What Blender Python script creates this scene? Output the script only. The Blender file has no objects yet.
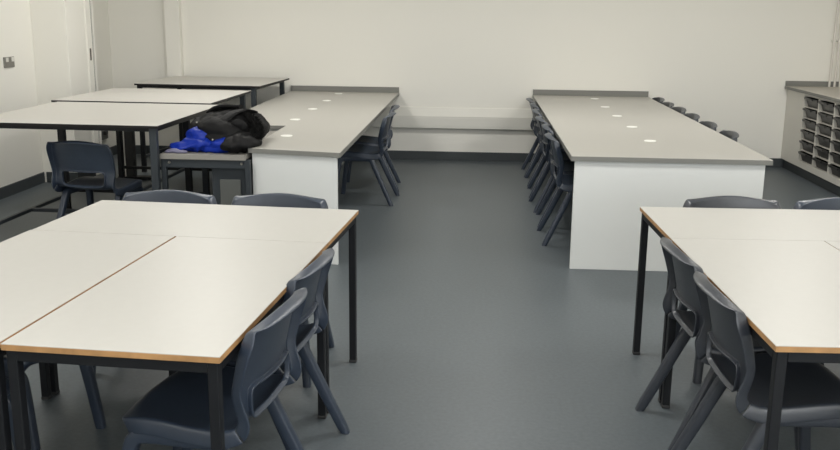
import bpy, bmesh, math, random
from mathutils import Vector, Matrix, noise
random.seed(7)
C = bpy.context.scene.collection
PI = math.pi

# ------------------------------------------------------------------ materials
def mat(name, col, rough=.5, spec=.5, metal=0, bump=0, bscale=200, mott=0, mscale=8, emit=None, coat=0, alpha=None):
    m = bpy.data.materials.new(name); m.use_nodes = True
    nt = m.node_tree; b = nt.nodes['Principled BSDF']
    b.inputs['Base Color'].default_value = (*col, 1)
    b.inputs['Roughness'].default_value = rough
    b.inputs['Specular IOR Level'].default_value = spec
    b.inputs['Metallic'].default_value = metal
    b.inputs['Coat Weight'].default_value = coat
    if emit:
        b.inputs['Emission Color'].default_value = (*emit[0], 1)
        b.inputs['Emission Strength'].default_value = emit[1]
    tc = nt.nodes.new('ShaderNodeTexCoord')
    if mott:
        n = nt.nodes.new('ShaderNodeTexNoise'); n.inputs['Scale'].default_value = mscale
        n.inputs['Detail'].default_value = 6
        nt.links.new(tc.outputs['Object'], n.inputs['Vector'])
        r = nt.nodes.new('ShaderNodeValToRGB')
        lo = [c*(1-mott) for c in col]; hi = [min(1, c*(1+mott)) for c in col]
        r.color_ramp.elements[0].position = .3; r.color_ramp.elements[1].position = .7
        r.color_ramp.elements[0].color = (*lo, 1); r.color_ramp.elements[1].color = (*hi, 1)
        nt.links.new(n.outputs['Fac'], r.inputs['Fac'])
        nt.links.new(r.outputs['Color'], b.inputs['Base Color'])
    if bump:
        n2 = nt.nodes.new('ShaderNodeTexNoise'); n2.inputs['Scale'].default_value = bscale
        n2.inputs['Detail'].default_value = 3
        nt.links.new(tc.outputs['Object'], n2.inputs['Vector'])
        bp = nt.nodes.new('ShaderNodeBump'); bp.inputs['Strength'].default_value = bump
        bp.inputs['Distance'].default_value = .002
        nt.links.new(n2.outputs['Fac'], bp.inputs['Height'])
        nt.links.new(bp.outputs['Normal'], b.inputs['Normal'])
    return m

M = dict(
    wall=mat('painted_plaster', (.84, .825, .77), .75, .25, bump=.15, bscale=90),
    ceil=mat('ceiling_tile', (.75, .75, .73), .9, .1, mott=.04, mscale=60),
    floor=mat('vinyl_floor', (.092, .108, .118), .42, .4, mott=.10, mscale=55, bump=.12, bscale=260),
    skirt=mat('vinyl_skirting', (.05, .058, .062), .5, .4, mott=.06, mscale=40),
    skirtline=mat('skirting_joint', (.11, .12, .125), .5, .4),
    lam=mat('white_laminate', (.475, .465, .435), .38, .4, mott=.012, mscale=30),
    lamt=mat('offwhite_laminate', (.56, .545, .51), .38, .4, mott=.012, mscale=30),
    lip=mat('beech_lipping', (.42, .235, .10), .45, .4, mott=.22, mscale=14),
    black=mat('black_steel', (.007, .008, .010), .5, .3, bump=.06, bscale=500),
    blackedge=mat('black_edging', (.012, .011, .011), .55, .3),
    greytop=mat('grey_worktop', (.435, .423, .388), .36, .45, mott=.03, mscale=120),
    greyedge=mat('grey_edging', (.20, .20, .185), .5, .4),
    greydark=mat('dark_grey_worktop', (.27, .258, .235), .42, .4, mott=.03, mscale=120),
    panel=mat('white_panel', (.70, .715, .705), .5, .35),
    chair=mat('navy_polypropylene', (.026, .037, .058), .36, .65, bump=.12, bscale=900, mott=.05, mscale=30),
    chairg=mat('slate_polypropylene', (.030, .035, .045), .36, .65, bump=.12, bscale=900, mott=.05, mscale=30),
    frame=mat('grey_blue_steel', (.030, .037, .044), .5, .4),
    cabdoor=mat('grey_door', (.10, .105, .10), .5, .4),
    plastic=mat('white_plastic', (.72, .71, .66), .4, .4),
    pipe=mat('white_pipe', (.72, .69, .64), .35, .5),
    steel=mat('brushed_steel', (.30, .29, .27), .38, .5, metal=.9, bump=.1, bscale=300),
    brass=mat('dull_metal', (.12, .10, .08), .45, .5, metal=.7),
    tray=mat('charcoal_tray', (.020, .020, .019), .3, .4),
    trayin=mat('tray_contents', (.07, .068, .06), .7, .2, mott=.5, mscale=25),
    shelfw=mat('white_melamine', (.66, .64, .585), .5, .35),
    shelft=mat('oak_grey_worktop', (.40, .375, .33), .42, .4, mott=.04, mscale=70),
    jack=mat('black_nylon', (.006, .006, .0065), .65, .2, bump=.6, bscale=120),
    fur=mat('black_fur', (.008, .008, .008), .8, .1),
    blue=mat('blue_nylon', (.002, .022, .27), .5, .25, bump=.3, bscale=100),
    lilac=mat('lilac_lining', (.17, .165, .25), .6, .3),
    grom=mat('white_grommet', (.86, .86, .82), .4, .4),
    light=mat('light_diffuser', (.9, .9, .9), .5, .2, emit=((1, .975, .925), 4.0)),
    dark=mat('dark_socket', (.03, .03, .03), .5, .4),
)

# ------------------------------------------------------------------ helpers
def obj(name, bm, m, parent=None, smooth=False, ang=40):
    me = bpy.data.meshes.new(name)
    bmesh.ops.recalc_face_normals(bm, faces=bm.faces)
    bm.to_mesh(me); bm.free()
    ms = m if isinstance(m, (list, tuple)) else [m]
    for x in ms: me.materials.append(x)
    if smooth:
        for p in me.polygons: p.use_smooth = True
        me.set_sharp_from_angle(angle=math.radians(ang))
    o = bpy.data.objects.new(name, me); C.objects.link(o)
    if parent: o.parent = parent
    return o
def tag(o, label, cat, group=None):
    o['label'] = label; o['category'] = cat
    if group: o['group'] = group
    return o
def thing(name, label, cat, loc=(0, 0, 0), rz=0, group=None):
    o = bpy.data.objects.new(name, None); C.objects.link(o)
    o.empty_display_size = .1
    o.location = loc; o.rotation_euler = (0, 0, rz)
    return tag(o, label, cat, group)
def struct(name, bm, m, **k):
    o = obj(name, bm, m, **k); o['kind'] = 'structure'; return o
def dup(root, loc, rz, label, group=None, mats=None):
    r = root.copy(); C.objects.link(r); r.location = loc; r.rotation_euler = (0, 0, rz)
    r['label'] = label
    if group: r['group'] = group
    for ch in list(root.children):
        c = ch.copy(); C.objects.link(c); c.parent = r
        for g in ch.children:
            d = g.copy(); C.objects.link(d); d.parent = c
    return r

def bx(bm, x0, x1, y0, y1, z0, z1, bev=0, seg=2, mi=0):
    t = bmesh.new()
    bmesh.ops.create_cube(t, size=1)
    for v in t.verts:
        v.co = Vector(((x0+x1)/2+v.co.x*(x1-x0), (y0+y1)/2+v.co.y*(y1-y0), (z0+z1)/2+v.co.z*(z1-z0)))
    if bev: bmesh.ops.bevel(t, geom=t.edges[:], offset=bev, segments=seg, affect='EDGES', profile=.5)
    for f in t.faces: f.material_index = mi
    merge(bm, t); return bm
def merge(bm, t, mtx=None):
    if mtx: bmesh.ops.transform(t, matrix=mtx, verts=t.verts)
    me = bpy.data.meshes.new('tmp'); t.to_mesh(me); t.free()
    bm.from_mesh(me); bpy.data.meshes.remove(me)
def B(x0, x1, y0, y1, z0, z1, bev=0, seg=2): return bx(bmesh.new(), x0, x1, y0, y1, z0, z1, bev, seg)
def cyl(bm, p, q, r0, r1=None, n=16):
    r1 = r0 if r1 is None else r1
    p, q = Vector(p), Vector(q); d = q-p
    t = bmesh.new()
    bmesh.ops.create_cone(t, cap_ends=True, segments=n, radius1=r0, radius2=r1, depth=d.length)
    merge(bm, t, Matrix.Translation((p+q)/2) @ d.to_track_quat('Z', 'Y').to_matrix().to_4x4())
    return bm
def prism(pts, z0, z1, bev=0):
    bm = bmesh.new()
    f = bm.faces.new([bm.verts.new((x, y, z0)) for x, y in pts])
    r = bmesh.ops.extrude_face_region(bm, geom=[f])
    for v in r['geom']:
        if isinstance(v, bmesh.types.BMVert): v.co.z = z1
    if bev: bmesh.ops.bevel(bm, geom=bm.edges[:], offset=bev, segments=2, affect='EDGES', profile=.5)
    return bm
def sweep(path, secs, n=12, power=2.6, side=Vector((1, 0, 0))):
    """tapered tube with a rounded-square section; secs = (half across side, half the other way)"""
    bm = bmesh.new(); rings = []
    P = [Vector(p) for p in path]
    for i, p in enumerate(P):
        t = (P[min(i+1, len(P)-1)]-P[max(i-1, 0)]).normalized()
        s = (side-t*side.dot(t)).normalized(); w = t.cross(s).normalized()
        a, b = secs[i]; ring = []
        for k in range(n):
            th = 2*PI*k/n; c, sn = math.cos(th), math.sin(th)
            ring.append(bm.verts.new(p+s*a*math.copysign(abs(c)**(2/power), c)+w*b*math.copysign(abs(sn)**(2/power), sn)))
        rings.append(ring)
    for r0, r1 in zip(rings, rings[1:]):
        for k in range(n): bm.faces.new((r0[k], r0[(k+1) % n], r1[(k+1) % n], r1[k]))
    bm.faces.new(rings[0][::-1]); bm.faces.new(rings[-1])
    return bm
def bake(o):
    """apply the modifiers of a fresh object to its mesh"""
    dg = bpy.context.evaluated_depsgraph_get(); dg.update()
    me = bpy.data.meshes.new_from_object(o.evaluated_get(dg))
    old = o.data; o.modifiers.clear(); o.data = me; bpy.data.meshes.remove(old); me.name = o.name
    return o
def catmull(pts, n=5):
    P = [Vector(p) for p in pts]; out = []
    for i in range(len(P)-1):
        a, b, c, d = P[max(i-1, 0)], P[i], P[i+1], P[min(i+2, len(P)-1)]
        for k in range(n):
            t = k/n
            out.append(.5*((2*b)+(c-a)*t+(2*a-5*b+4*c-d)*t*t+(3*b-a-3*c+d)*t**3))
    out.append(P[-1]); return out

# ------------------------------------------------------------------ room
XL, XR, YB, YF, ZC = -3.93, 3.86, 9.81, -2.6, 2.75
struct('floor', B(XL-.15, XR+.15, YF-.15, YB+.15, -.1, 0), M['floor'])
struct('ceiling', B(XL-.15, XR+.15, YF-.15, YB+.15, ZC, ZC+.1), M['ceil'])
struct('wall_back', B(XL-.15, XR+.15, YB, YB+.15, 0, ZC), M['wall'])
struct('wall_front', B(XL-.15, XR+.15, YF-.15, YF, 0, ZC), M['wall'])
struct('wall_right', B(XR, XR+.15, YF, YB, 0, ZC), M['wall'])
struct('wall_left', B(XL-.15, XL, YF, YB, 0, ZC), M['wall'])
# projecting pier of the left wall with the door frame edge on its far side
struct('wall_pier', B(XL, -3.615, 8.06, 8.45, 0, ZC, .004), M['wall'])
# boxed riser on the back wall
bm = B(-3.30, -3.14, YB-.09, YB, 0, ZC, .004); bx(bm, -3.335, -3.30, YB-.035, YB, 0, ZC, .003)
struct('trim_1', bm, M['wall'])
# door frame: jamb with stop bead, door leaf standing open behind it
struct('trim_2', bx(B(XL, -3.60, 8.452, 8.56, 0, 2.1, .003), XL, -3.60, 8.60, 8.625, 0, 2.1, .002), M['wall'])
t = B(-3.605, -3.597, 8.485, 8.515, 1.08, 1.19, .002)
tag(obj('latch_plate', t, M['brass']), 'small dark metal latch plate on the edge of the pale door frame', 'latch plate')
struct('door_gap_shade', B(XL, -3.615, 8.56, 8.60, 0, 2.1), M['dark'])  # dark filler stands in for the shade in the door gap

def skirting(name, pts):
    """coved vinyl skirting along a floor line (room on the left of the walk)"""
    bm = bmesh.new()
    prof = [(0, 0), (.008, .0), (.008, .092), (.004, .096), (0, .096)]
    rings = []
    n = len(pts)
    for i, p in enumerate(pts):
        p = Vector((*p, 0))
        ds = []
        if i > 0: ds.append((Vector((*pts[i], 0))-Vector((*pts[i-1], 0))).normalized())
        if i < n-1: ds.append((Vector((*pts[i+1], 0))-Vector((*pts[i], 0))).normalized())
        ns = [Vector((-d.y, d.x, 0)) for d in ds]
        m = sum(ns, Vector()); m = m/m.length
        m = m/m.dot(ns[0])
        rings.append([bm.verts.new(p+m*a+Vector((0, 0, z))) for a, z in prof])
    for r0, r1 in zip(rings, rings[1:]):
        for k in range(len(prof)-1): bm.faces.new((r0[k], r0[k+1], r1[k+1], r1[k]))
    return struct(name, bm, M['skirt'])
skirting('baseboard_right', [(XR-.001, YF+.001), (XR-.001, 6.6)])
skirting('baseboard_back', [(3.234, YB-.001), (-3.14, YB-.001), (-3.14, YB-.091), (-3.30, YB-.091), (-3.30, YB-.001), (XL+.001, YB-.001)])
skirting('baseboard_left', [(XL+.001, 8.06), (XL+.001, YF+.001)])
skirting('baseboard_pier', [(-3.614, 8.45), (-3.614, 8.059), (XL+.03, 8.059)])
skirting('baseboard_alcove', [(XL+.001, YB-.03), (XL+.001, 8.63)])
# window behind the camera
bm = bmesh.new()
for a in (-.12, 1.02, 2.16, 3.30): bx(bm, a-.03, a+.03, YF, YF+.02, .98, 2.42, .004)
for z in (.98, 2.42): bx(bm, -.15, 3.33, YF, YF+.02, z-.03, z+.03, .004)
struct('window_1', bm, M['plastic'])
# ceiling lights (above the frame)
LX, LY = (-2.25, 0.1, 2.6), (-1.2, 1.5, 4.3, 7.35)
for i, x in enumerate(LX):
    for j, y in enumerate(LY):
        bm = bx(B(x-.3, x+.3, y-.3, y+.3, ZC-.02, ZC), x-.285, x+.285, y-.285, y+.285, ZC-.024, ZC-.019, mi=1)
        o = struct('ceiling_light', bm, [M['plastic'], M['light']])

# ------------------------------------------------------------------ classroom chair
def shell_bm():
    rows = [(.192, .412, .150), (.185, .427, .186), (.150, .435, .203), (.08, .430, .212), (-.02, .418, .214), (-.10, .410, .213),
            (-.152, .408, .211), (-.183, .422, .210), (-.198, .441, .210), (-.209, .490, .210), (-.216, .541, .211),
            (-.223, .572, .212), (-.233, .622, .214), (-.242, .660, .214), (-.251, .700, .212), (-.257, .728, .205), (-.259, .742, .192)]
    us = [-1, -.95, -.85, -.72, -.47, -.23, 0, .23, .47, .72, .85, .95, 1]
    bm = bmesh.new(); lay = bm.faces.layers.int.new('row'); G = []
    for i, (y, z, h) in enumerate(rows):
        back = min(1, max(0, (z-.44)/.08)) if y < -.12 else 0
        top = max(0, (z-.60)/.142) if y < -.12 else 0
        r = []
        for u in us:
            x = u*h*(1-.0*abs(u))
            yy = y+back*.040*u*u
            zz = z+(1-back)*.014*u*u*(1 if y < .15 else -.3)-top**2*.030*u*u
            if y > .15: yy -= .012*u*u
            r.append(bm.verts.new((x, yy, zz)))
        G.append(r)
    for i in range(len(rows)-1):
        for j in range(len(us)-1):
            if i in (8, 9) and 3 <= j <= 8: continue
            f = bm.faces.new((G[i][j], G[i][j+1], G[i+1][j+1], G[i+1][j])); f[lay] = i
    bmesh.ops.recalc_face_normals(bm, faces=bm.faces)
    bm.normal_update()
    # make normals face the sitter (up on the seat)
    f0 = [f for f in bm.faces if f[lay] == 3][0]
    if f0.normal.z < 0:
        for f in bm.faces: f.normal_flip()
        bm.normal_update()
    # rolled flange all round and round the slot
    nrm = {v: v.normal.copy() for v in bm.verts}
    be = [e for e in bm.edges if e.is_boundary]
    rowof = {e: e.link_faces[0][lay] for e in be}
    slot = {v for j in range(3, 10) for i in (8, 9, 10) for v in [G[i][j]]}
    new = {}
    for e in be:
        for v in e.verts:
            if v not in new:
                n = nrm[v]; insl = v in slot
                cen = Vector((0, 0, 0))
                out = Vector((v.co.x, 0, 0)).normalized() if abs(v.co.x) > .12 else Vector()
                if insl:
                    new[v] = tuple(bm.verts.new(v.co-n*q) for q in (.004, .014, .018))
                else:
                    r = min(1, max(0, (v.co.z-.55)/.2)) if v.co.y < -.1 else 0
                    dn = Vector((0, 0, -1))*r
                    w = .028+.008*r+.014*min(1, max(0, (.50-v.co.z)/.07))
                    new[v] = (bm.verts.new(v.co+out*.005-n*.005), bm.verts.new(v.co+out*.006-n*w+dn*.001), bm.verts.new(v.co+out*.003-n*(w+.004)+dn*.007))
    for e in be:
        a, b = e.verts; l = e.link_faces[0]
        for k in (0, 1, 2):
            A = (a, b) if k == 0 else (new[a][k-1], new[b][k-1])
            D = new[a][k], new[b][k]
            f = bm.faces.new((A[0], A[1], D[1], D[0])); f[lay] = rowof[e]
    bmesh.ops.recalc_face_normals(bm, faces=bm.faces)
    return bm, lay
def part_of(lo, hi):
    bm, lay = shell_bm()
    bmesh.ops.delete(bm, geom=[f for f in bm.faces if not lo <= f[lay] <= hi], context='FACES')
    return bm
def finish(o, th=.007, lv=2):
    s = o.modifiers.new('s', 'SOLIDIFY'); s.thickness = th; s.offset = 0
    d = o.modifiers.new('d', 'SUBSURF'); d.levels = lv; d.render_levels = lv
    bake(o)
    for p in o.data.polygons: p.use_smooth = True
    return o
def make_chair(m):
    t = thing('classroom_chair', '', 'chair')
    finish(obj('seat', part_of(0, 6), m, t)); finish(obj('backrest', part_of(7, 15), m, t))
    for s in (-1, 1):
        rear = catmull([(s*.190, -.015, .383), (s*.190, -.085, .383), (s*.192, -.118, .372), (s*.196, -.142, .325), (s*.208, -.215, .165), (s*.222, -.292, .0)], 4)
        front = catmull([(s*.190, -.025, .383), (s*.190, .09, .383), (s*.194, .128, .372), (s*.198, .146, .325), (s*.211, .170, .16), (s*.222, .190, .0)], 4)
        for pth in (rear, front):
            n = len(pth); secs = [(.0215-.004*max(0, (i/(n-1)-.3)/.7), .0235-.006*max(0, (i/(n-1)-.3)/.7)) for i in range(n)]
            pth[-1].z = 0
            b = sweep(pth, secs, n=16, power=4.5, side=Vector((1, 0, 0)))
            # the last ring lies flat on the floor
            vs = list(b.verts)[-16:]
            for v in vs: v.co.z = max(v.co.z, 0) if v.co.z > 0.02 else 0
            obj('leg', b, m, t, smooth=True, ang=50)
    return t
protos = {'n': make_chair(M['chair']), 'g': make_chair(M['chairg'])}
first = {'n': True, 'g': True}
def chair(x, y, deg, label, group, k='n'):
    """x, y = where the seat centre stands, deg = direction it faces (0 = away from the camera)"""
    if first[k]:
        o = protos[k]; first[k] = False
        o.location = (x, y, 0); o.rotation_euler = (0, 0, math.radians(deg)); o['label'] = label; o['group'] = group
        return o
    return dup(protos[k], (x, y, 0), math.radians(deg), label, group)

# ------------------------------------------------------------------ front table groups
HT = .705
def class_table(x, y, a, w, d, label, group):
    """top 'w' wide and 'd' deep, x,y = its centre"""
    t = thing('classroom_table', label, 'table', (x, y, 0), a, group)
    hw, hd = w/2-.0018, d/2-.0018
    obj('tabletop', bx(B(-hw, hw, -hd, hd, HT-.0022, HT, .0006, 1), -hw+.004, hw-.004, -hd+.004, hd-.004, HT-.018, HT-.002), M['lam'], t)
    # beech lipping as a frame round the board
    bm = bmesh.new()
    for s in (-1, 1):
        bx(bm, -hw, hw, s*(hd-.002)-.002, s*(hd-.002)+.002, HT-.0185, HT-.0022, .0008, 1)
        bx(bm, s*(hw-.002)-.002, s*(hw-.002)+.002, -hd+.004, hd-.004, HT-.0185, HT-.0022, .0008, 1)
    obj('edge_lipping', bm, M['lip'], t)
    bm = bmesh.new(); i = .008
    for s in (-1, 1):
        bx(bm, -hw+i+.03, hw-i-.03, s*(hd-i-.012)-.012, s*(hd-i-.012)+.012, HT-.050, HT-.0185, .002)
        bx(bm, s*(hw-i-.012)-.012, s*(hw-i-.012)+.012, -hd+i+.03, hd-i-.03, HT-.050, HT-.0185, .002)
    obj('apron', bm, M['black'], t)
    for sx in (-1, 1):
        for sy in (-1, 1):
            cx, cy = sx*(hw-i-.015), sy*(hd-i-.015)
            lg = obj('leg', B(cx-.015, cx+.015, cy-.015, cy+.015, .012, HT-.0185, .003), M['black'], t)
            obj('leg_cap', B(cx-.0165, cx+.0165, cy-.0165, cy+.0165, 0, .014, .003), M['dark'], lg)
    return t
def at(o, a, lx, ly): return o[0]+lx*math.cos(a)-ly*math.sin(a), o[1]+lx*math.sin(a)+ly*math.cos(a)
LG, LA = (-.5089, 3.9592), -.0697
RG, RA = (.754, 4.1794), .0329
g = 'white tables pushed together in the front left cluster'
x, y = at(LG, LA, -.6, -.3); class_table(x, y, LA, 1.2, .6, 'white table set crosswise at the far end of the front left cluster', g)
x, y = at(LG, LA, -.9, -1.2); x -= .006; class_table(x, y, LA+PI/2, 1.2, .6, 'left of the two lengthwise white tables in the front left cluster, at the frame edge', g)
x, y = at(LG, LA, -.3, -1.2); class_table(x, y, LA+PI/2, 1.2, .6, 'white beech-edged table of the front left cluster with two chairs along its right side', g)
g = 'white tables pushed together in the front right cluster'
x, y = at(RG, RA, .6, -.3); class_table(x, y, RA, 1.2, .6, 'white table set crosswise at the far end of the front right cluster', g)
x, y = at(RG, RA, .3, -1.2); class_table(x, y, RA+PI/2, 1.2, .6, 'white beech-edged table of the front right cluster with two chairs along its left side', g)
x, y = at(RG, RA, .9, -1.2); class_table(x, y, RA+PI/2, 1.2, .6, 'white table of the front right cluster cut off by the right frame edge', g)

# chairs: facing angle 0 = +Y; 90 = -X; -90 = +X; 180 = -Y
g = 'navy plastic chairs round the front left tables'
chair(-.795, 2.545, 90-8, 'larger, nearer blue chair on the right side of the front left tables', g)
chair(-.785, 3.03, 90-7, 'farther blue chair on the right side of the front left tables', g)
chair(-1.425, 3.86, 180-3, 'blue chair back behind the front left tables, below the grey low desk', g)
chair(-.905, 3.84, 180-3, 'blue chair back behind the front left tables, before the white bench end', g)
chair(-1.61, 2.97, -90-4, 'navy chair under the front left tables, only one slanted leg showing', g)
chair(-1.60, 2.42, -90-4, 'navy chair tucked under the front left tables in the bottom left corner', g)
g = 'slate plastic chairs round the front right tables'
chair(1.009, 2.832, -90+2.5, 'larger, nearer slate chair on the left side of the front right tables', g, 'g')
chair(.994, 3.318, -90+3.5, 'farther slate chair on the left side of the front right tables', g, 'g')
chair(1.205, 4.03, 180+2, 'slate chair back behind the front right tables, before the white bench end', g, 'g')
chair(1.715, 4.05, 180+2, 'blue plastic chair behind the front right tables at the right frame edge', g, 'n')

# ------------------------------------------------------------------ long grey benches
HB = .716
def grommet(bm, x, y):
    cyl(bm, (x, y, HB-.004), (x, y, HB+.004), .042, .040, 28); cyl(bm, (x, y, HB+.004), (x, y, HB+.0055), .030, .029, 24)
    return bm
def bench(label, poly, x0, x1, xs, panels, groms):
    t = thing('workbench', label, 'bench', ((x0+x1)/2, 7.7, 0))
    ox, oy = (x0+x1)/2, 7.7
    sh = lambda pts: [(a-ox, b-oy) for a, b in pts]
    wt = obj('worktop', prism(sh(poly), HB-.030, HB, .002), [M['greytop']], t)
    # edge band round the worktop
    bm = bmesh.new(); pp = sh(poly)
    n = len(pp)
    for i in range(n):
        a, b = Vector((*pp[i], 0)), Vector((*pp[(i+1) % n], 0)); d = (b-a).normalized(); nn = Vector((d.y, -d.x, 0))*.0022
        vs = [a+nn, b+nn, b-nn, a-nn]
        pr = prism([(v.x, v.y) for v in vs], HB-.0305, HB-.0015); merge(bm, pr)
    obj('edge_band', bm, M['greyedge'], wt)
    obj('upstand', B(xs-ox, x1-ox, YB-.020-oy, YB-.002-oy, HB, HB+.057, .002), M['greyedge'], t)
    for (pl, nm) in panels:
        obj(nm, prism(sh(pl), 0 if nm == 'end_panel' else .0, HB-.030, .0015), M['panel'], t)
    for x, y in groms: obj('cable_grommet', grommet(bmesh.new(), x-ox, y-oy), M['grom'], t, smooth=True)
    return t
# right bench
rx0, rx1, ry0 = .584, 1.782, 5.593
bench('long grey-topped double bench with white end panel right of the aisle',
      [(rx0, ry0), (rx1, ry0), (rx1, YB-.003), (rx0, YB-.003)], rx0, rx1, rx0,
      [([(rx0+.022, ry0+.02), (rx1-.035, ry0+.02), (rx1-.035, ry0+.045), (rx0+.022, ry0+.045)], 'end_panel'),
       ([(1.17, ry0+.046), (1.195, ry0+.046), (1.195, YB-.075), (1.17, YB-.075)], 'spine_panel')],
      [(1.188, 6.351), (1.190, 7.135), (1.187, 7.895), (1.186, 8.648), (1.190, 9.48)])
# left bench, front left corner taken by the low desk
lx0, lx1 = -1.425, -.828
lpoly = [(lx0, 5.655), (lx1, 5.535), (lx1, YB-.003), (-1.985, YB-.003), (-1.985, 6.815), (lx0, 6.815)]
bench('long grey-topped bench left of the aisle, stepping back round a lower desk',
      lpoly, -1.985, lx1, -1.985,
      [([(lx0+.02, 5.672), (lx1-.02, 5.556), (lx1-.02, 5.581), (lx0+.02, 5.697)], 'end_panel'),
       ([(-1.40, 5.70), (-1.375, 5.70), (-1.375, YB-.075), (-1.40, YB-.075)], 'spine_panel'),
       ([(-1.96, 6.84), (-1.41, 6.84), (-1.41, 6.865), (-1.96, 6.865)], 'step_panel')],
      [(-1.304, 6.25), (-1.43, 7.20), (-1.434, 8.01), (-1.435, 8.785), (-1.436, 9.56)])

g = 'navy plastic chairs along the aisle side of the right bench'
names = ['nearest to the camera', 'second from the camera', 'third from the camera', 'third from the back wall', 'second from the back wall', 'closest to the back wall']
for i, yy in enumerate((6.42, 6.96, 7.50, 8.07, 8.62, 9.12)):
    chair(.778+(-.005, .01, -.006, 0, .008, 0)[i], yy, -90+(1, -2, 2, -1, 0, 1)[i], 'navy chair on the aisle side of the right bench, ' + names[i], g, 'n')
g = 'slate plastic chairs behind the right bench'
for i, yy in enumerate((6.77, 7.34, 7.94, 8.48, 8.95, 9.44)):
    chair(1.575+(.008, -.005, 0, .004, -.006, 0)[i], yy, 90+(-2, 1, 0, 2, -1, 0)[i], 'grey chair top over the right edge of the right bench, ' + names[i], g, 'g')
g = 'navy plastic chairs on the aisle side of the left bench'
chair(-.965, 7.615, 90-2, 'navy plastic chair at the aisle side of the left bench, the nearer of the two', g)
chair(-.985, 8.20, 90+3, 'navy plastic chair at the aisle side of the left bench, the farther of the two', g)

# ------------------------------------------------------------------ low desk with pedestal
t = thing('low_desk', 'low grey desk with blue-grey steel frame set into the left bench, coats on it', 'desk', (-1.73, 6.2, 0))
dx, dy = -1.73, 6.2
X0, X1, Y0, Y1 = -1.975-dx, -1.43-dx, 5.605-dy, 6.81-dy
ZD = .676
tt = obj('desktop', B(X0, X1, Y0, Y1, ZD-.03, ZD, .002), M['greydark'], t)
obj('edge_band', B(X0, X1, Y0-.003, Y0+.001, ZD-.032, ZD-.001), M['greydark'], tt)
bm = B(X0+.03, X1-.010, Y0+.012, Y0+.045, ZD-.088, ZD-.031, .003); bx(bm, X0+.03, X1-.010, Y1-.05, Y1-.015, ZD-.088, ZD-.03, .003)
bx(bm, X0+.03, X0+.06, Y0+.045, Y1-.05, ZD-.088, ZD-.03, .003)
ap = obj('frame_rail', bm, M['frame'], t)
for bxp in (X0+.055, X1-.03):
    obj('bolt', cyl(bmesh.new(), (bxp, Y0+.012, ZD-.055), (bxp, Y0+.004, ZD-.055), .009, .007, 14), M['steel'], ap)
for lx, ly in ((X0, Y0+.012), (X1-.010, Y0+.012), (-1.70-dx, Y0+.20), (X1-.010, Y1-.05)):
    obj('leg', B(lx, lx+.032, ly, ly+.035, 0, ZD-.03, .003), M['frame'], t)
cx0, cx1 = -1.665-dx, X1-.022
cb = obj('pedestal', B(cx0, cx1, Y0+.06, Y0+.60, 0.02, ZD-.09, .003), M['frame'], t)
dr = obj('pedestal_door', B(cx0+.052, cx1-.028, Y0+.048, Y0+.0605, .05, ZD-.165, .003), M['cabdoor'], t)

# ------------------------------------------------------------------ tall tables on the left
HTT = .86
def tall_table(x0, x1, y0, y1, rz, label, along='y', inset=0, skew=0):
    """H-shaped low stretchers: two along the named axis at the legs, one across between them"""
    w, d = (x1-x0)/2, (y1-y0)/2
    t = thing('tall_table', label, 'table', ((x0+x1)/2, (y0+y1)/2, 0), rz, 'tall white-topped work tables on the left')
    tp = obj('tabletop', B(-w+.002, w-.002, -d+.002, d-.002, HTT-.011, HTT, .001, 1), M['lamt'], t)
    bm = bmesh.new()
    for s in (-1, 1):
        bx(bm, -w, w, s*(d-.001)-.0012, s*(d-.001)+.0012, HTT-.017, HTT-.0015)
        bx(bm, s*(w-.001)-.0012, s*(w-.001)+.0012, -d, d, HTT-.017, HTT-.0015)
    bx(bm, -w+.002, w-.002, -d+.002, d-.002, HTT-.017, HTT-.011)
    obj('edge_band', bm, M['blackedge'], tp)
    bm = bmesh.new(); i = .018; ir = .018+inset
    for s in (-1, 1):
        bx(bm, -w+i+.04, w-ir-.04, s*(d-i-.015)-.012, s*(d-i-.015)+.012, HTT-.040, HTT-.017, .002)
    for c in (-w+i+.015, w-ir-.015):
        bx(bm, c-.012, c+.012, -d+i+.04, d-i-.04, HTT-.040, HTT-.017, .002)
    obj('apron', bm, M['black'], t)
    for sx in (-1, 1):
        for sy in (-1, 1):
            cx, cy = (-w+i+.02) if sx < 0 else (w-ir-.02-(skew if sy > 0 else 0)), sy*(d-i-.02)
            lg = obj('leg', B(cx-(.026 if sx > 0 else .02), cx+.02, cy-.02, cy+.02, .01, HTT-.017, .003), M['frame'] if sx > 0 and not (skew and sy > 0) else M['black'], t)
            obj('leg_cap', B(cx-(.027 if sx > 0 else .021), cx+.021, cy-.021, cy+.021, 0, .015, .003), M['dark'], lg)
    xa, xb, ya, yb = -w+i+.04, w-ir-.04, -d+i+.04, d-i-.04
    for s in (-1, 1):
        if along == 'y':
            c = xa-.02 if s < 0 else xb+.02
            k = skew if s > 0 else 0
            c0 = c+(.008 if k else 0)
            obj('stretcher', prism([(c0-.0125, ya), (c0+.0125, ya), (c-k+.0125, yb), (c-k-.0125, yb)], .135, .160, .002), M['frame'], t)
        else:
            c = ya-.02 if s < 0 else yb+.02
            obj('stretcher', B(xa, xb, c-.0125, c+.0125, .135, .160, .002), M['black'], t)
    if along == 'y': obj('stretcher', B(xa-.01, xb+.01-skew/2, .04, .065, .135, .160, .002), M['frame'], t)
    else: obj('stretcher', B(-.0125, .0125, ya-.01, yb+.01, .135, .160, .002), M['frame'], t)
    return t
tall_table(-3.21, -1.935, 5.54, 6.855, -.025, 'tall black-edged white table nearest the camera on the left, a chair under it', 'y', 0, .22)
tall_table(-3.275, -2.012, 6.955, 8.12, -.03, 'tall white table in the middle of the left row, behind the black coat', 'x', .03)
tall_table(-3.235, -2.005, 8.625, 9.715, -.055, 'tall white table by the back wall, touching the left bench', 'y', .03)
chair(-2.475, 5.89, -10, 'navy plastic chair with its back to us under the tall table on the left', 'navy plastic chair under the tall tables')

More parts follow.
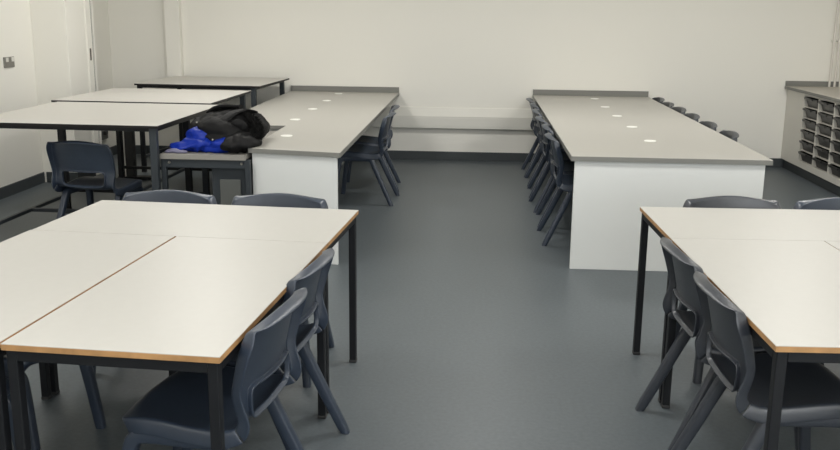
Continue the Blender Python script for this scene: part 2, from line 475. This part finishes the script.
t = thing('steel_stand', 'black steel double post on a flat foot under the tall tables', 'stand', (-3.22, 8.30, 0))
obj('post', B(-.085, -.035, -.03, .03, .03, .80, .004), M['black'], t)
obj('post', B(-.015, .060, -.035, .035, .03, .80, .004), M['dark'], t)
obj('cable', cyl(bmesh.new(), (-.026, -.03, .03), (-.026, -.03, .80), .006, n=10), M['plastic'], t, smooth=True)
obj('foot', B(-.10, .20, -.05, .05, 0, .032, .006), M['black'], t)
obj('top_plate', B(-.09, .07, -.06, .06, .80, .822, .003), M['black'], t)

# ------------------------------------------------------------------ right cabinet with trays
Zt = .852
wt = obj('cabinet_worktop', B(3.172, XR-.001, 6.6, YB-.001, Zt-.028, Zt, .002), M['shelft'])
tag(wt, 'grey worktop over the white tray cabinet along the right wall', 'worktop')
bm = B(3.172, XR-.002, YB-.022, YB-.001, Zt, Zt+.052, .002)
obj('upstand', bm, M['greyedge'], wt)
obj('front_band', B(3.169, 3.173, 6.6, YB-.001, Zt-.029, Zt-.0015), M['greyedge'], wt)
cab = thing('tray_cabinet', 'white cabinet of open tray compartments under the grey worktop at right', 'cabinet', (3.5, 8.2, 0))
ox, oy = 3.5, 8.2
XF = 3.20
obj('plinth', B(3.235-ox, XR-.002-ox, 6.62-oy, YB-.002-oy, 0, .098), M['skirt'], cab)
obj('end_panel', B(XF-ox, XF+.02-ox, 9.283-oy, YB-.002-oy, .099, Zt-.028, .001), M['shelfw'], cab)
z0, z1 = .165, .800
bm = B(XF-ox, XF+.5-ox, 6.62-oy, 9.283-oy, .099, z0, .001)
bx(bm, XF-ox, XF+.5-ox, 6.62-oy, 9.283-oy, z1, Zt-.028, .001)
bx(bm, XF+.5-ox, XF+.515-ox, 6.62-oy, 9.283-oy, .099, Zt-.028)
obj('carcass', bm, M['shelfw'], cab)
edges = [9.283, 8.885, 8.487, 8.089]
obj('front_panel', B(XF-ox, XF+.02-ox, 6.62-oy, 8.074-oy, z0+.001, z1-.001, .001), M['shelfw'], cab)
obj('end_panel', B(XF+.021-ox, XR-.002-ox, 6.62-oy, 6.64-oy, z0+.001, z1-.001, .001), M['shelfw'], cab)
tw = .026
for e in edges:
    obj('divider', B(XF-.002-ox, XF+.5-ox, e-tw/2-oy, e+tw/2-oy, z0, z1, .001), M['shelfw'], cab)
rows = 6; rh = (z1-z0)/rows
def tray_bm(w, d, h):
    """open tray: tapered body with a wide rim and a pull lip at the front (front = -X)"""
    bm = bmesh.new()
    def ring(hw, x0, x1, z): return [bm.verts.new(p) for p in ((x0, -hw, z), (x1, -hw, z), (x1, hw, z), (x0, hw, z))]
    r = [ring(w*.44, .026, d-.03, 0), ring(w*.465, .010, d-.008, h*.72), ring(w*.465, .009, d-.008, h*.74), ring(w*.5, -.012, d, h*.76), ring(w*.5, -.014, d, h),
         ring(w*.485, -.004, d-.008, h), ring(w*.445, .018, d-.014, h*.74), ring(w*.43, .034, d-.036, .004)]
    for a, b in zip(r, r[1:]):
        for k in range(4): bm.faces.new((a[k], a[(k+1) % 4], b[(k+1) % 4], b[k]))
    bm.faces.new(r[0]); bm.faces.new(r[-1])
    return bm
th = .088; tw2 = .398-tw-.012
tp0 = None
ordr = ['top', 'second', 'third', 'fourth', 'fifth', 'bottom']; ordc = ['column nearest the back wall', 'middle visible column', 'column cut by the frame edge', 'column beyond the frame edge']
for c in range(3):
    yc = (edges[c]+edges[c+1])/2
    for r in range(rows):
        zb = z1-(r+1)*rh
        if r < rows-1:
            obj('runner_shelf', B(XF+.006-ox, XF+.48-ox, edges[c+1]+tw/2-oy, edges[c]-tw/2-oy, zb-.004, zb+.004), M['shelfw'], cab)
        lab = 'charcoal plastic tray in the %s row of the %s' % (ordr[r], ordc[c])
        zt = zb+(.0042 if r < rows-1 else .0005)
        if tp0 is None:
            tp0 = thing('storage_tray', lab, 'tray', (XF+.002, yc, zt), 0, 'charcoal trays in the right cabinet')
            obj('tray_body', tray_bm(tw2, .40, th), M['tray'], tp0)
            lbl = bmesh.new(); bx(lbl, -.019, -.014, -.06, .06, th*.79, th*.96, .002)
            obj('pull_lip', bx(lbl, -.028, -.014, -.07, .07, th*.93, th, .003), M['tray'], tp0)
            cont = bmesh.new()
            for q in range(7):
                a = random.uniform(.08, .32); b = random.uniform(-.10, .10)
                bx(cont, a-.04, a+.04, b-.035, b+.035, .006+.004*(q % 2), .03+.028*random.random(), .004)
            obj('tray_contents', cont, M['trayin'], tp0)
        else:
            o = dup(tp0, (XF+.002+random.uniform(-.004, .004), yc, zt), 0, lab)

# pipes in the right corner
pl = ['leftmost of the three thin white pipes in the right corner', 'middle one of the three thin white pipes in the right corner', 'rightmost of the three thin white pipes in the right corner']
for i, x in enumerate((3.600, 3.652, 3.704)):
    r = thing('water_pipe', pl[i], 'pipe', (x, YB-.045, Zt), 0, 'white pipes in the right corner')
    obj('pipe_tube', cyl(bmesh.new(), (0, 0, 0), (0, 0, ZC-Zt), .011, n=20), M['pipe'], r, smooth=True)
    for z in (.45, 1.2): obj('pipe_clip', B(-.014, .014, -.006, .044, z, z+.014, .002), M['plastic'], r)

# ------------------------------------------------------------------ trunking and sockets
tk = thing('cable_trunking', 'white cable trunking running low along the back wall between the benches', 'trunking', (0, YB, 0))
pts = [(-.002, .350), (-.062, .350), (-.066, .354), (-.066, .478), (-.060, .488), (-.020, .562), (-.012, .568), (-.002, .568)]
bm = bmesh.new(); R_ = []
for x in (-1.95, 2.0): R_.append([bm.verts.new((x, a, z)) for a, z in pts])
for k in range(len(pts)): bm.faces.new((R_[0][k], R_[0][(k+1) % len(pts)], R_[1][(k+1) % len(pts)], R_[1][k]))
bm.faces.new(R_[0]); bm.faces.new(R_[1])
obj('trunking_body', bm, M['plastic'], tk)
obj('trunking_lid', B(-1.95, 2.0, -.069, -.0655, .372, .462, .001), M['plastic'], tk)

s = thing('light_switch', 'steel double light switch plate on the left wall', 'switch', (XL, 7.60, 1.11))
obj('switch_plate', B(0, .010, -.085, .085, -.047, .040, .002), M['steel'], s)
for yy in (-.042, .048): obj('rocker', B(.010, .017, yy-.020, yy+.020, .000, .036, .002), M['plastic'], s)
s = thing('wall_socket', 'grey socket box low on the left wall seen beneath the tall tables', 'socket', (XL, 9.42, .255))
obj('socket_box', B(0, .035, -.085, .085, -.045, .045, .003), M['cabdoor'], s)
obj('plug', B(.035, .065, -.045, .02, .005, .045, .006), M['dark'], s)

# ------------------------------------------------------------------ coats on the low desk
def lump(ells, vox, name, m, parent, amp=.012, sc=9, folds=None, zmin=None):
    bm = bmesh.new()
    for (c, r, rot) in ells:
        t = bmesh.new(); bmesh.ops.create_icosphere(t, subdivisions=3, radius=1)
        mt = Matrix.Translation(c) @ Matrix.Rotation(math.radians(rot[2]), 4, 'Z') @ Matrix.Rotation(math.radians(rot[1]), 4, 'Y') @ Matrix.Rotation(math.radians(rot[0]), 4, 'X') @ Matrix.Diagonal((*r, 1))
        merge(bm, t, mt)
    o = obj(name, bm, m, parent)
    rm = o.modifiers.new('r', 'REMESH'); rm.mode = 'VOXEL'; rm.voxel_size = vox
    sm = o.modifiers.new('s', 'SMOOTH'); sm.iterations = 4
    bake(o)
    me = o.data
    me.update()
    nr = [v.normal.copy() for v in me.vertices]
    for v, n in zip(me.vertices, nr):
        p = v.co
        q = Vector((p.x*sc*.6+noise.noise(p*6)*1.2, p.y*sc, p.z*sc*1.5+noise.noise(p*5+Vector((3, 1, 2)))*1.4))
        h = noise.noise(q)
        ridge = (1-abs(h)*1.7)
        d = amp*(ridge-.5)+amp*.25*noise.noise(p*24)
        v.co = p+n*d
    if zmin is not None:
        for v in me.vertices: v.co.z = max(v.co.z, zmin)
    for p in me.polygons: p.use_smooth = True
    return o
jk = thing('black_coat', 'black padded coat with fur-trimmed hood heaped on the low desk', 'coat', (-1.62, 6.0, ZD))
lump([((-.02, -.05, .07), (.23, .26, .085), (0, 0, 10)), ((.0, -.12, .12), (.18, .17, .085), (0, 10, 20)), ((.10, .02, .145), (.14, .20, .085), (0, 20, -10)),
      ((-.12, .02, .14), (.13, .18, .075), (0, -15, 0)), ((.02, .06, .175), (.15, .15, .07), (0, 0, 30)), ((-.20, -.02, .11), (.07, .12, .075), (0, -30, 10)), ((.14, -.26, .06), (.12, .12, .06), (0, 0, 0)), ((.10, -.27, .05), (.10, .12, .05), (0, 0, 0))],
     .010, 'coat_body', M['jack'], jk, amp=.020, sc=6, zmin=.001)
for v in jk.children[0].data.vertices:
    if v.co.x > .183: v.co.z = max(v.co.z, .0425)
bm = sweep(catmull([(-.06, -.27, .14), (.0, -.22, .19), (.05, -.14, .232), (.10, -.04, .245), (.14, .06, .22)], 5), [(.032, .008)]*21, n=10)
obj('belt', bm, M['jack'], jk, smooth=True)
bm = sweep(catmull([(-.17, .12, .20), (-.10, .05, .240), (0, .02, .258), (.07, .0, .262)], 5), [(.034, .014)]*16, n=10)
obj('sleeve_cuff', bm, M['jack'], jk, smooth=True)
lump([((.105, -.21, .155), (.058, .03, .05), (20, 15, 10))], .008, 'pocket_flap', M['jack'], jk, amp=.006)
for p in ((-.19, -.125, .165), (-.03, -.335, .085)):
    obj('popper', cyl(bmesh.new(), p, (p[0]+.001, p[1]-.012, p[2]+.004), .007, .005, 12), M['steel'], jk)
# fur trim: many thin tufts along an arc
bm = bmesh.new(); rnd = random.Random(3)
arc = catmull([(.10, -.06, .215), (.165, -.12, .195), (.215, -.18, .15), (.225, -.23, .115), (.20, -.265, .078)], 12)
for k in range(2600):
    a = arc[rnd.randrange(len(arc))]
    d = Vector((rnd.gauss(0, 1), rnd.gauss(0, 1), rnd.gauss(0, 1))).normalized()
    b0 = a+d*.018; tip = a+d*rnd.uniform(.04, .062)+Vector((.006, -.006, -.006)); s_ = d.orthogonal().normalized()*.0022
    if tip.z < .003 or (tip.x > .18 and tip.z < .046): continue
    bm.faces.new([bm.verts.new(b0+s_), bm.verts.new(b0-s_), bm.verts.new(tip)])
core = sweep(arc, [(.026, .026)]*len(arc), n=10); merge(bm, core)
obj('fur_trim', bm, M['fur'], jk)

bl = thing('blue_bag', 'bright blue nylon bag lying in front of the black coat on the low desk', 'bag', (-1.735, 5.735, ZD))
lump([((.0, .03, .04), (.17, .11, .05), (0, 0, 0)), ((-.01, .07, .085), (.11, .09, .055), (0, 12, 10)), ((-.12, .0, .03), (.09, .09, .035), (0, 0, 0)), ((.12, .0, .045), (.10, .10, .05), (0, -8, 0)), ((.02, .10, .11), (.07, .08, .045), (0, 0, 0))],
     .008, 'bag_body', M['blue'], bl, amp=.020, sc=11, zmin=.001)
lump([((-.165, -.065, .014), (.065, .035, .016), (0, -8, 15)), ((-.13, -.085, .010), (.06, .025, .012), (0, 0, -5))], .006, 'lining_fold', M['lilac'], bl, amp=.006, sc=20, zmin=.001)

# ------------------------------------------------------------------ camera
f, pi_, ya, ro, H = 920.94, .2289, -.0600, .0116, 1.568
c, s = math.cos, math.sin
r = Vector((c(ya), -s(ya), 0)); fw = Vector((s(ya)*c(pi_), c(ya)*c(pi_), -s(pi_))); u = Vector((s(ya)*s(pi_), c(ya)*s(pi_), c(pi_)))
r2 = r*c(ro)+u*s(ro); u2 = u*c(ro)-r*s(ro)
cam = bpy.data.cameras.new('camera'); co = bpy.data.objects.new('camera', cam); C.objects.link(co)
cam.sensor_fit = 'HORIZONTAL'; cam.sensor_width = 36; cam.lens = f/840*36; cam.clip_start = .05
m = Matrix((r2, u2, -fw)).transposed().to_4x4(); m.translation = (0, 0, H)
co.matrix_world = m
bpy.context.scene.camera = co

# ------------------------------------------------------------------ light: the room's ceiling panels
for x in LX:
    for y in LY:
        L = bpy.data.lights.new('panel_light', 'AREA'); L.shape = 'SQUARE'; L.size = .56
        L.energy = 17.5; L.color = (1, .975, .925)
        o = bpy.data.objects.new('panel_light', L); C.objects.link(o); o.location = (x, y, ZC-.03)
L = bpy.data.lights.new('daylight', 'AREA'); L.shape = 'RECTANGLE'; L.size = 3.4; L.size_y = 1.35
L.energy = 80; L.color = (.93, .965, 1)
o = bpy.data.objects.new('daylight', L); C.objects.link(o); o.location = (1.6, YF+.03, 1.7); o.rotation_euler = (PI/2, 0, PI)
o.rotation_euler = Vector((0, 1, 0)).to_track_quat('-Z', 'Z').to_euler()
w = bpy.data.worlds.new('world'); bpy.context.scene.world = w; w.use_nodes = True
w.node_tree.nodes['Background'].inputs[0].default_value = (.8, .85, .9, 1)
w.node_tree.nodes['Background'].inputs[1].default_value = .2
sc = bpy.context.scene
sc.view_settings.view_transform = 'Standard'; sc.view_settings.look = 'None'
sc.view_settings.exposure = .43; sc.view_settings.gamma = 1; sc.view_settings.use_curve_mapping = False
try:
    sc.cycles.use_denoising = True; sc.cycles.denoiser = 'OPENIMAGEDENOISE'
    sc.cycles.max_bounces = 8; sc.cycles.diffuse_bounces = 5; sc.cycles.caustics_reflective = False; sc.cycles.caustics_refractive = False
except Exception: pass
